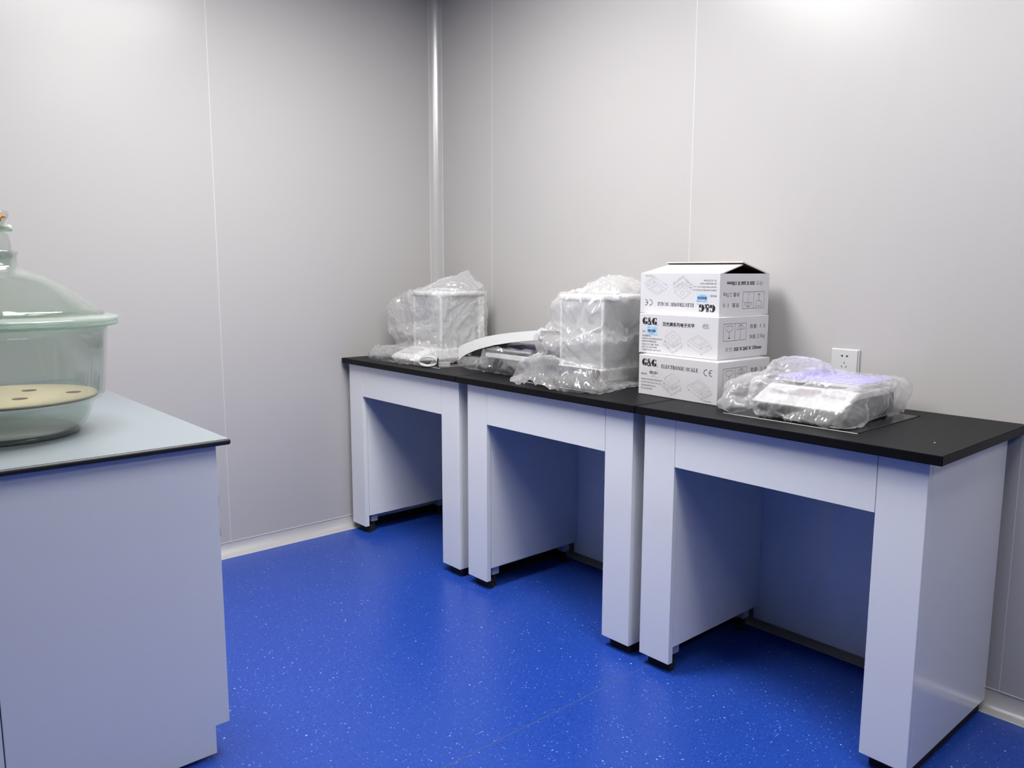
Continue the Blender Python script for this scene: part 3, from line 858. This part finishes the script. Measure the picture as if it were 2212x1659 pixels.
# ------------------------------------------------------------------ balances and scales inside the bags
def analytical_balance(label, cx, y0, w, d, ztop, group, console='abs'):
    """y0 = front of the glass chamber; the console reaches further forward"""
    t = thing('analytical_balance', label, 'balance', (cx, y0 + d / 2, H), 0, group)
    hz = ztop - H
    Y0 = -d / 2
    box('base', -w / 2 - 0.005, w / 2 + 0.005, Y0 - 0.01, d / 2 + 0.004, 0.014, 0.062, M['abs'], t, 0.006)
    prof = [(Y0 - 0.125, 0.014), (Y0 - 0.01, 0.014), (Y0 - 0.01, 0.060), (Y0 - 0.03, 0.060), (Y0 - 0.115, 0.032), (Y0 - 0.125, 0.024)]
    con = prism('console', prof, 0, -w / 2, w / 2, M[console], t, 0.003)
    n = Vector((0, -0.313, 0.95))
    bm = bmesh.new()
    q = [(-w * .36, Y0 - 0.040, 0.0572), (w * .14, Y0 - 0.040, 0.0572), (w * .14, Y0 - 0.092, 0.0400), (-w * .36, Y0 - 0.092, 0.0400)]
    A = [bm.verts.new(Vector(p) + n * 0.0004) for p in q]; B = [bm.verts.new(Vector(p) + n * 0.003) for p in q]
    bm.faces.new(B); bm.faces.new(A[::-1])
    for i in range(4): bm.faces.new((A[i], A[(i + 1) % 4], B[(i + 1) % 4], B[i]))
    from_bm('display', bm, M['display' if console == 'dark_abs' else 'pale_display'], con)
    for k in range(3):
        bm = bmesh.new()
        bmesh.ops.create_cone(bm, cap_ends=True, segments=16, radius1=0.008, radius2=0.007, depth=0.004,
                              matrix=Matrix.Translation((w * .22 + k * 0.022 - 0.01, Y0 - 0.064, 0.0505)) @ Matrix.Rotation(math.radians(18), 4, 'X'))
        from_bm('key', bm, M['abs'], con)
    box('rear_column', -w / 2, w / 2, d / 2 - 0.035, d / 2, 0.062, hz - 0.022, M['abs'], t, 0.003)
    for sx in (-1, 1):
        box('corner_post', sx * (w / 2 - 0.005) - 0.005, sx * (w / 2 - 0.005) + 0.005, Y0, Y0 + 0.010, 0.062, hz - 0.022, M['abs'], t, 0.001)
        box('side_pane', sx * (w / 2 - 0.003) - 0.0015, sx * (w / 2 - 0.003) + 0.0015, Y0 + 0.011, d / 2 - 0.036, 0.062, hz - 0.022, M['pane'], t)
    box('front_pane', -w / 2 + 0.011, w / 2 - 0.011, Y0 + 0.002, Y0 + 0.005, 0.062, hz - 0.022, M['pane'], t)
    top = box('top_frame', -w / 2 - 0.006, w / 2 + 0.006, Y0 - 0.004, d / 2 + 0.004, hz - 0.022, hz, M['abs'], t, 0.008, 3)
    auto_smooth(top, 0.7)
    box('top_handle', -w * .3, w * .3, -0.012, 0.012, hz + 0.0005, hz + 0.012, M['abs'], top, 0.004)
    lathe('weighing_pan', [(0, 0.085), (0.045, 0.085), (0.046, 0.088), (0.044, 0.089), (0, 0.087)], M['pan'], t, 40)
    lathe('pan_post', [(0, 0.0625), (0.008, 0.0625), (0.008, 0.0845), (0, 0.0845)], M['abs'], t, 16)
    for fx in (-w * .38, w * .38):
        for fy in (Y0 - 0.09, d / 2 - 0.03):
            lathe('foot', [(0, 0.0007), (0.012, 0.0007), (0.013, 0.004), (0.010, 0.0138), (0, 0.0138)], M['rubber'], t, 20, loc=(fx, fy, 0))
    return t

def flat_scale(label, cx, cy, group, rz=0.0, film=True):
    t = thing('electronic_scale', label, 'scale', (cx, cy, H), rz, group)
    w, d = 0.27, 0.34
    prof = [(-d / 2 + 0.03, 0.0485), (-d / 2 + 0.10, 0.062), (d / 2, 0.062), (d / 2, 0.082), (-d / 2 + 0.105, 0.082), (-d / 2 + 0.005, 0.044), (-d / 2, 0.038), (-d / 2 + 0.006, 0.036)]
    b = prism('housing', prof, 0, -w / 2, w / 2, M['abs'], t, 0.003)
    n = Vector((0, -0.387, 0.922))
    bm = bmesh.new()
    q = [(-w * .40, -d / 2 + 0.090, 0.0757), (w * .12, -d / 2 + 0.090, 0.0757), (w * .12, -d / 2 + 0.045, 0.0568), (-w * .40, -d / 2 + 0.045, 0.0568)]
    A = [bm.verts.new(Vector(p) + n * 0.0004) for p in q]; B = [bm.verts.new(Vector(p) + n * 0.002) for p in q]
    bm.faces.new(B); bm.faces.new(A[::-1])
    for i in range(4): bm.faces.new((A[i], A[(i + 1) % 4], B[(i + 1) % 4], B[i]))
    from_bm('display', bm, M['pale_display'], b)
    for k in range(3):
        bm = bmesh.new()
        bmesh.ops.create_cone(bm, cap_ends=True, segments=16, radius1=0.009, radius2=0.008, depth=0.003,
                              matrix=Matrix.Translation((w * .20 + k * 0.026, -d / 2 + 0.066, 0.0672)) @ Matrix.Rotation(math.radians(22.8), 4, 'X'))
        from_bm('key', bm, M['pale_display'], b)
    prism('base_tray', [(-d / 2 + 0.034, 0.014), (d / 2 - 0.006, 0.014), (d / 2 - 0.006, 0.0615), (-d / 2 + 0.10, 0.0615), (-d / 2 + 0.034, 0.0482)], 0, -w / 2 + 0.006, w / 2 - 0.006, M['dark_abs'], t, 0.002)
    pan = box('weighing_pan', -w / 2 + 0.004, w / 2 - 0.004, -d / 2 + 0.106, d / 2 - 0.004, 0.092, 0.101, M['pan'], t, 0.003, 2)
    box('pan_support', -0.05, 0.05, -0.02, 0.10, 0.0825, 0.0918, M['grey_abs'], t)
    fm = box('protective_film', -w / 2 + 0.005, w / 2 - 0.005, -d / 2 + 0.107, d / 2 - 0.005, 0.1012, 0.1018, M['film'], pan)
    fm['label'] = 'purple protective film on the pan'
    for fx in (-w * .4, w * .4):
        for fy in (-d * .4, d * .4):
            lathe('foot', [(0, 0.0007), (0.013, 0.0007), (0.014, 0.004), (0.011, 0.0138), (0, 0.0138)], M['rubber'], t, 20, loc=(fx, fy, 0))
    return t

B1 = dict(cx=0.385, y0=-0.35, w=0.21, d=0.25, ztop=1.145)
B2 = dict(cx=1.345, y0=-0.35, w=0.215, d=0.26, ztop=1.153)
analytical_balance('white glass-sided balance inside the clear bag on the leftmost table', group='bagged analytical balances', **B1)
analytical_balance('white glass-sided balance inside the clear bag on the middle table, beside the cartons', group='bagged analytical balances', console='dark_abs', **B2)
S3 = (1.005, -0.238); S4 = (2.235, -0.262)
flat_scale('flat scale turned back to front, bagged under the curved white cover', *S3, 'bagged flat scales', PI)
flat_scale('flat scale with purple film on its pan, bagged on the rightmost table', *S4, 'bagged flat scales')

# ------------------------------------------------------------------ crumpled plastic bags
ICO_LEVEL = 6
def ico(sub):
    bm = bmesh.new()
    bmesh.ops.create_icosphere(bm, subdivisions=sub, radius=1.0)
    bm.verts.ensure_lookup_table()
    V = np.array([v.co[:] for v in bm.verts])
    F = np.array([[v.index for v in f.verts] for f in bm.faces])
    Ed = np.array([[v.index for v in e.verts] for e in bm.edges])
    bm.free()
    return V, F, Ed

ICO = ico(ICO_LEVEL)

def sd_box(P, c, h, r, ang=0.0):
    Q = P - np.array(c)
    if ang:
        ca, sa = math.cos(-ang), math.sin(-ang)
        Q = np.c_[Q[:, 0] * ca - Q[:, 1] * sa, Q[:, 0] * sa + Q[:, 1] * ca, Q[:, 2]]
    q = np.abs(Q) - (np.array(h) - r)
    return np.linalg.norm(np.maximum(q, 0), axis=1) + np.minimum(q.max(1), 0) - r

def sd_ell(P, c, r):
    r = np.array(r); Q = (P - np.array(c))
    k0 = np.linalg.norm(Q / r, axis=1); k1 = np.linalg.norm(Q / r ** 2, axis=1) + 1e-9
    return k0 * (k0 - 1) / k1

def smin(a, b, k):
    h = np.clip(0.5 + 0.5 * (b - a) / k, 0, 1)
    return b + (a - b) * h - k * h * (1 - h)

def field(P, prims, k):
    d = None
    for pr in prims:
        e = sd_box(P, *pr[1:]) if pr[0] == 'b' else sd_ell(P, *pr[1:])
        d = e if d is None else smin(d, e, k)
    return d

def crumpled_bag(name, label, centre, prims, solids, m, k=0.08, excess=1.05, iters=70, seed=1, pull=0.05, folds=(), amp=0.007, ratio=0.18, sharp=18, lid=None, bend=0.08, grav=1.0, press=0.0, frames=36, puffs=(), crease=0.0023):
    V, F, Ed = ICO
    rng = np.random.default_rng(seed)
    C = np.array(centre)
    t = np.full(len(V), 0.75)
    for _ in range(60):
        t = t - np.clip(field(C + V * t[:, None], prims, k), -0.03, 0.2) * 0.8
        t = np.maximum(t, 0.012)
    X = C + V * t[:, None]
    X[:, 2] = np.maximum(X[:, 2], H + 0.0012)
    # even out the mesh a little, staying on the hull
    i, j = Ed[:, 0], Ed[:, 1]
    n = len(X)
    val = np.bincount(np.r_[i, j], minlength=n).astype(float)
    def lap(A):
        return np.stack([np.bincount(np.r_[i, j], weights=np.r_[A[j, c], A[i, c]], minlength=n) for c in range(3)], 1) / val[:, None]
    for _ in range(14):
        X = X + 0.5 * (lap(X) - X)
        d = field(X, prims, k)
        e = 1e-3
        g = np.stack([(field(X + np.eye(3)[c] * e, prims, k) - d) / e for c in range(3)], 1)
        X = X - g * np.clip(d, -.02, .02)[:, None] * 0.8
        X[:, 2] = np.maximum(X[:, 2], H + 0.0012)
    # --- cloth: the film is a few per cent too large for its hull, so it buckles into creases
    import time
    me = bpy.data.meshes.new(name)
    N = normals_of(X, F)
    wob = np.zeros(len(X))
    for _ in range(6):
        w = rng.normal(size=3) * np.array([70, 70, 18]); wob += np.sin(X @ w + rng.uniform(0, 6.28)) * np.clip(np.sin(X @ (rng.normal(size=3) * 12) + rng.uniform(0, 6.28)), 0, 1)
    X = X + N * (0.004 + 0.0022 * wob)[:, None]
    # the mouth of the bag is open on the table
    F = F[X[F][:, :, 2].max(1) > H + 0.004]
    used = np.unique(F); mp = -np.ones(len(X), int); mp[used] = np.arange(len(used))
    X = X[used]; F = mp[F]
    X[:, 2] = np.maximum(X[:, 2], H + 0.0028)
    me.from_pydata(X.tolist(), [], F.tolist())
    o = link(name, me, m)
    proxies = []
    for c_, r_ in puffs:                      # air pockets: only there while the film settles
        pb = bmesh.new()
        bmesh.ops.create_icosphere(pb, subdivisions=3, radius=1.0)
        for v in pb.verts: v.co = Vector(c_) + Vector((v.co.x * r_[0], v.co.y * r_[1], v.co.z * r_[2]))
        proxies.append(from_bm('proxy', pb, None))
    for c_, h_, r_ in solids:
        p = box('proxy', c_[0] - h_[0], c_[0] + h_[0], c_[1] - h_[1], c_[1] + h_[1], H, c_[2] + h_[2], None)
        proxies.append(p)
    proxies.append(box('proxy', -0.2, 3.0, -1.0, 0.3, H - 0.1, H + 0.0004, None))
    proxies.append(box('proxy', -0.2, 3.0, -0.001, 0.3, H - 0.1, H + 0.6, None))
    for p in proxies:
        p.modifiers.new('collision', 'COLLISION')
        p.collision.thickness_outer = 0.002
        p.collision.cloth_friction = 20
    cm = o.modifiers.new('cloth', 'CLOTH')
    st = cm.settings
    st.quality = 5
    st.mass = 0.05
    st.air_damping = 1
    st.tension_stiffness = 25; st.compression_stiffness = 25; st.shear_stiffness = 15
    st.bending_stiffness = bend
    st.tension_damping = 15; st.compression_damping = 15; st.shear_damping = 15
    st.shrink_min = -(excess - 1)
    st.effector_weights.gravity = grav
    st.use_pressure = press != 0
    st.uniform_pressure_force = press
    cs = cm.collision_settings
    cs.use_collision = True; cs.distance_min = 0.002; cs.collision_quality = 2; cs.use_self_collision = False
    t0 = time.time()
    scene.frame_start = 1
    cm.point_cache.frame_start = 1; cm.point_cache.frame_end = frames
    for fr in range(1, frames + 1):
        scene.frame_set(fr)
    dg = bpy.context.evaluated_depsgraph_get()
    me2 = bpy.data.meshes.new_from_object(o.evaluated_get(dg))
    print('cloth', name, round(time.time() - t0, 1), len(me2.vertices))
    o.modifiers.clear()
    for p in proxies:
        pm = p.data; bpy.data.objects.remove(p); bpy.data.meshes.remove(pm)
    scene.frame_set(1)
    Y = np.array([v.co[:] for v in me2.vertices])
    Y[:, 2] = np.maximum(Y[:, 2], H + 0.0015); Y[:, 1] = np.minimum(Y[:, 1], -0.002); Y[:, 0] = np.maximum(Y[:, 0], 0.002)
    F = F[Y[F][:, :, 1].min(1) > -0.562]      # trim what slid over the table edge
    if lid is not None:
        Y[:, 2] = np.maximum(np.minimum(Y[:, 2], lid(Y[:, 0], Y[:, 1])), H + 0.0015)
    F2 = F
    used = np.unique(F2)
    mp = -np.ones(len(Y), int); mp[used] = np.arange(len(used))
    base = np.array([C[0], C[1], H])
    me3 = bpy.data.meshes.new(name)
    me3.from_pydata((Y[used] - base).tolist(), [], mp[F2].tolist())
    o.data = me3
    ss = o.modifiers.new('subsurf', 'SUBSURF'); ss.levels = 2; ss.render_levels = 2
    dg = bpy.context.evaluated_depsgraph_get()
    me4 = bpy.data.meshes.new_from_object(o.evaluated_get(dg))
    o.modifiers.clear()
    o.data = me4; me4.name = name
    bpy.data.meshes.remove(me3)
    # fine sharp creases pressed into the film
    n4 = len(me4.vertices)
    P = np.empty(n4 * 3); me4.vertices.foreach_get('co', P); P = P.reshape(-1, 3)
    Nn = np.empty(n4 * 3); me4.vertices.foreach_get('normal', Nn); Nn = Nn.reshape(-1, 3)
    def tri(x): return 2 * np.abs(2 * (x - np.floor(x + 0.5))) - 1
    Dp = np.zeros(n4)
    for sz, aa, cnt in ((0.070, 1.0, 4), (0.042, 0.65, 5), (0.026, 0.42, 6), (0.015, 0.25, 6)):
        for _ in range(cnt):
            w = rng.normal(size=3); w[2] *= 0.45; w /= np.linalg.norm(w)
            warp = 0.5 * np.sin(P @ (rng.normal(size=3) * 16) + rng.uniform(0, 6.28))
            mask = np.clip(1.6 * np.sin(P @ (rng.normal(size=3) * 13) + rng.uniform(0, 6.28)) - 0.2, 0, 1)
            Dp += aa * crease * np.clip(tri(P @ w / sz + warp + rng.uniform()), -0.3, 1) * mask
    P = P + Nn * Dp[:, None]
    P[:, 2] = np.maximum(P[:, 2], 0.0013)
    P[:, 1] = np.minimum(P[:, 1], -0.002 - base[1])
    me4.vertices.foreach_set('co', P.ravel())
    me4.update()
    if not me4.materials:
        me4.materials.append(m)
    for p in me4.polygons: p.use_smooth = True
    bpy.data.meshes.remove(me); bpy.data.meshes.remove(me2)
    o.location = base
    return tag(o, label, 'bag', 'clear plastic bags over the instruments')

def normals_of(A, F):
    fn = np.cross(A[F[:, 1]] - A[F[:, 0]], A[F[:, 2]] - A[F[:, 0]])
    N = np.stack([np.bincount(F.ravel(), weights=np.repeat(fn[:, c], 3), minlength=len(A)) for c in range(3)], 1)
    return N / (np.linalg.norm(N, axis=1, keepdims=True) + 1e-12)

COVER_BOT = [(0.7133, 0.865), (0.7197, 0.8724), (0.7324, 0.8812), (0.7481, 0.8892), (0.7605, 0.8951), (0.776, 0.9011), (0.8217, 0.917), (0.8753, 0.9313), (0.9389, 0.9461), (1.0033, 0.957), (1.0711, 0.9679), (1.1367, 0.9768), (1.1927, 0.9823)]
def under_cover(x, y):
    z = np.interp(x, [p[0] for p in COVER_BOT], [p[1] for p in COVER_BOT])
    return np.where(y < -0.425, z - 0.005, z + 0.020 - 0.07 * (y + 0.425).clip(0))
CARTON_SOLID = ((1.803, -0.255, H + 0.2), (0.172, 0.152, 0.2), 0.004)

def bal_solids(b):
    return [((b['cx'], b['y0'] + b['d'] / 2, (H + b['ztop']) / 2), (b['w'] / 2 + .006, b['d'] / 2 + .004, (b['ztop'] - H) / 2), 0.004),
            ((b['cx'], b['y0'] - 0.0675, H + 0.028), (b['w'] / 2, 0.0575, 0.030), 0.004)]
def scale_solids(c, f=1):
    return [((c[0], c[1] + f * 0.0525, H + 0.051), (0.135, 0.1185, 0.051), 0.003), ((c[0], c[1] - f * 0.06, H + 0.024), (0.135, 0.11, 0.024), 0.003)]

crumpled_bag('plastic_bag', 'crumpled clear bag ballooning leftwards, over the balance on the leftmost table',
    (0.36, -0.26, 1.0),
    [('b', (0.39, -0.225, 1.00), (0.125, 0.145, 0.185), 0.03), ('e', (0.395, -0.20, 1.155), (0.125, 0.12, 0.065)),
     ('b', (0.245, -0.295, 1.055), (0.135, 0.085, 0.090), 0.045), ('b', (0.30, -0.31, 0.94), (0.115, 0.09, 0.09), 0.03),
     ('b', (0.325, -0.385, 0.866), (0.185, 0.108, 0.038), 0.025), ('b', (0.325, -0.345, 0.842), (0.20, 0.155, 0.015), 0.01), ('e', (0.44, -0.13, 1.215), (0.018, 0.014, 0.035))],
    bal_solids(B1), M['bag'], seed=3, k=0.045, puffs=[((0.40, -0.20, 1.145), (0.10, 0.11, 0.060)), ((0.185, -0.30, 1.055), (0.075, 0.06, 0.085)), ((0.21, -0.36, 0.85), (0.07, 0.08, 0.035)), ((0.36, -0.365, 0.885), (0.14, 0.05, 0.055)), ((0.23, -0.34, 0.92), (0.06, 0.04, 0.06))], folds=[((0.30, -0.36, 0.97), (0.6, 0, 1), 0.045, 0.006, 0.17), ((0.50, -0.2, 0.95), (0, 0.5, 1), 0.05, 0.005, 0.15)])

crumpled_bag('plastic_bag', 'tall crumpled clear bag over the balance on the middle table, touching the cartons',
    (1.345, -0.27, 1.0),
    [('b', (1.352, -0.225, 1.00), (0.130, 0.150, 0.185), 0.03), ('e', (1.385, -0.20, 1.165), (0.13, 0.13, 0.070)),
     ('b', (1.345, -0.265, 0.99), (0.165, 0.165, 0.075), 0.03), ('b', (1.345, -0.325, 0.885), (0.185, 0.180, 0.060), 0.03),
     ('b', (1.36, -0.385, 0.858), (0.195, 0.125, 0.030), 0.02), ('b', (1.365, -0.34, 0.842), (0.215, 0.19, 0.015), 0.01)],
    bal_solids(B2) + [CARTON_SOLID], M['bag'], seed=8, k=0.05, puffs=[((1.385, -0.20, 1.150), (0.10, 0.11, 0.066)), ((1.215, -0.31, 0.99), (0.045, 0.06, 0.10)), ((1.21, -0.40, 0.86), (0.05, 0.06, 0.04)), ((1.345, -0.385, 0.905), (0.15, 0.075, 0.075)), ((1.27, -0.36, 0.97), (0.07, 0.04, 0.09))], folds=[((1.30, -0.36, 1.0), (-.2, 0, 1), 0.05, 0.007, 0.2), ((1.45, -0.35, 0.95), (0.1, 0, 1), 0.04, 0.008, 0.16)])

crumpled_bag('plastic_bag', 'flat crumpled clear bag lying under the curved white cover',
    (0.98, -0.26, 0.885),
    [('b', (1.005, -0.24, 0.876), (0.146, 0.182, 0.058), 0.015), ('e', (0.79, -0.335, 0.866), (0.165, 0.088, 0.046)), ('e', (1.10, -0.34, 0.868), (0.06, 0.09, 0.038))],
    scale_solids(S3, -1), M['bag_clear'], seed=5, puffs=[((0.80, -0.33, 0.86), (0.12, 0.06, 0.042))], k=0.05, amp=0.004, excess=1.04, ratio=0.16, sharp=24, lid=under_cover)

crumpled_bag('plastic_bag', 'clear bag with a loose end trailing left, over the scale on the rightmost table',
    (2.21, -0.27, 0.885),
    [('b', (2.235, -0.262, 0.882), (0.148, 0.184, 0.055), 0.012), ('e', (2.055, -0.325, 0.885), (0.125, 0.095, 0.062)), ('e', (1.99, -0.41, 0.85), (0.06, 0.05, 0.03)),
     ('e', (2.13, -0.24, 0.945), (0.10, 0.10, 0.045)), ('e', (2.36, -0.41, 0.855), (0.04, 0.035, 0.035))],
    scale_solids(S4) + [CARTON_SOLID], M['bag_thin'], seed=12, puffs=[((2.065, -0.325, 0.875), (0.09, 0.065, 0.048)), ((2.14, -0.24, 0.945), (0.08, 0.09, 0.035))], k=0.05, amp=0.003, excess=1.04, ratio=0.16, sharp=24, folds=[((2.06, -0.37, 0.9), (0.7, 0.2, 0.5), 0.03, 0.005, 0.12)])

# ------------------------------------------------------------------ curved white cover leaning over the bagged scale
def curved_cover():
    t = thing('curved_cover', 'arched white plastic cover with a thick rim, leaning over the bagged scale', 'cover', (0.95, -0.42, H))
    top = [(0.7072, 0.8859), (0.7074, 0.9073), (0.7107, 0.9173), (0.7203, 0.9257), (0.7423, 0.935), (0.7702, 0.9446), (0.822, 0.9604), (0.8901, 0.977), (0.9615, 0.9897), (1.0306, 1.0001), (1.0974, 1.0085), (1.1621, 1.0158), (1.2074, 1.0199)]
    bot = COVER_BOT
    # rim band (front) with thickness
    bm = bmesh.new()
    T = [(x - 0.95, 0.0, z - H) for x, z in top]; Bt = [(x - 0.95, 0.0, z - H) for x, z in bot]
    fy, by = 0.0, 0.004
    rows = []
    for (a, b) in zip(T, Bt):
        rows.append([bm.verts.new((a[0], fy, a[2])), bm.verts.new((b[0], fy, b[2])), bm.verts.new((b[0], by, b[2])), bm.verts.new((a[0], by, a[2]))])
    for r, s in zip(rows, rows[1:]):
        for q in range(4):
            bm.faces.new((r[q], r[(q + 1) % 4], s[(q + 1) % 4], s[q]))
    bm.faces.new(rows[0]); bm.faces.new(rows[-1][::-1])
    rim = from_bm('rim', bm, M['cover'], t)
    # skin running back from the top of the rim, falling slightly
    bm = bmesh.new()
    G = []
    for k in range(7):
        f = k / 6
        G.append([bm.verts.new((a[0], 0.0045 + f * 0.215, a[2] - 0.001 - f * 0.018)) for a in T])
    G2 = []
    for k in range(7):
        f = k / 6
        G2.append([bm.verts.new((a[0] + (0.002 if n < 3 else 0), 0.0045 + f * 0.215, a[2] - 0.0035 - f * 0.018)) for n, a in enumerate(T)])
    for g in (G, G2):
        for r, s in zip(g, g[1:]):
            for q in range(len(T) - 1):
                bm.faces.new((r[q], r[q + 1], s[q + 1], s[q]))
    for q in range(len(T) - 1):
        bm.faces.new((G[0][q], G[0][q + 1], G2[0][q + 1], G2[0][q])); bm.faces.new((G[-1][q], G[-1][q + 1], G2[-1][q + 1], G2[-1][q]))
    sk = from_bm('skin', bm, M['cover'], t, True)
    lathe('knob', [(0, -0.009), (0.006, -0.008), (0.0095, -0.003), (0.0095, 0.003), (0.006, 0.008), (0, 0.009)], M['cover'], t, 20, loc=(0.7698 - 0.95, 0.012, 0.8968 - H))
    for x, z in ((0.7795, 0.9472), (0.8008, 0.9496), (0.8517, 0.9333), (0.874, 0.9732), (0.8007, 0.9372), (0.7884, 0.9135)):
        bm = bmesh.new()
        bmesh.ops.create_cone(bm, cap_ends=True, segments=8, radius1=0.0013, radius2=0.0013, depth=0.0006, matrix=Matrix.Translation((x - 0.95, -0.0004, z - H)) @ Matrix.Rotation(PI / 2, 4, 'X'))
        from_bm('dark_speck', bm, M['ink_mid'], rim)
curved_cover()

# ------------------------------------------------------------------ coiled cable
def cable_coil():
    t = thing('cable_coil', 'pale grey mains cable tied in a coil at the edge of the leftmost table', 'cable', (0.585, -0.475, H))
    R = 0.0027
    d = Vector((0.66, 0.75, 0)); f = Vector((0.743, -0.654, 0)); up = Vector((0, 0, 1))
    bm = bmesh.new()
    # round bundle: stacked leaning loops
    pts = []
    for a in range(28 * 5):
        th = 2 * PI * a / 28; k = a / 28
        pts.append(d * (-0.010 + 0.038 * math.cos(th)) + f * (0.014 - 0.0072 * k - 0.010 * math.sin(th)) + up * (0.0235 + 0.0012 * k + 0.019 * math.sin(th)))
    bm_tube(bm, pts, R, 8)
    from_bm('cable_loops', bm, M['cable'], t, True)
    bm = bmesh.new()
    pts = []
    for k in range(3):
        z0 = 0.0045 + 0.0070 * k
        pts += [d * 0.0 + f * (0.004 - 0.004 * k) + up * z0, d * 0.07 + f * (0.004 - 0.004 * k) + up * z0]
        for a in range(7):
            th = -PI / 2 + PI * a / 6
            pts.append(d * (0.076 + 0.008 * math.cos(th)) + f * (0.004 - 0.004 * k) + up * (z0 + 0.00175 * (1 + math.sin(th))))
        pts += [d * 0.07 + f * (0.004 - 0.004 * k) + up * (z0 + 0.0035), d * 0.0 + f * (0.003 - 0.004 * k) + up * (z0 + 0.0035)]
    bm_tube(bm, pts, R * 0.55, 8)
    from_bm('cable_tail', bm, M['cable'], t, True)
    bm = bmesh.new()
    pts = []
    for a in range(16):
        th = 2 * PI * a / 16
        pts.append(d * 0.031 + f * (0.016 * math.cos(th)) + up * (0.020 + 0.018 * math.sin(th)))
    bm_tube(bm, pts, 0.0022, 6, True)
    from_bm('cable_tie', bm, M['rubber'], t, True)
    box('plug', -0.045, -0.012, -0.012, 0.010, 0.001, 0.020, M['dark_abs'], t, 0.004)
cable_coil()

bm = bmesh.new()
bmesh.ops.create_icosphere(bm, subdivisions=1, radius=0.0021)
for v in bm.verts: v.co.z *= 0.5
cr = from_bm('crumb', bm, M['lip'], loc=(2.6116, -0.4413, H + 0.001))
tag(cr, 'tiny white crumb on the bare black worktop near the right end', 'crumb')
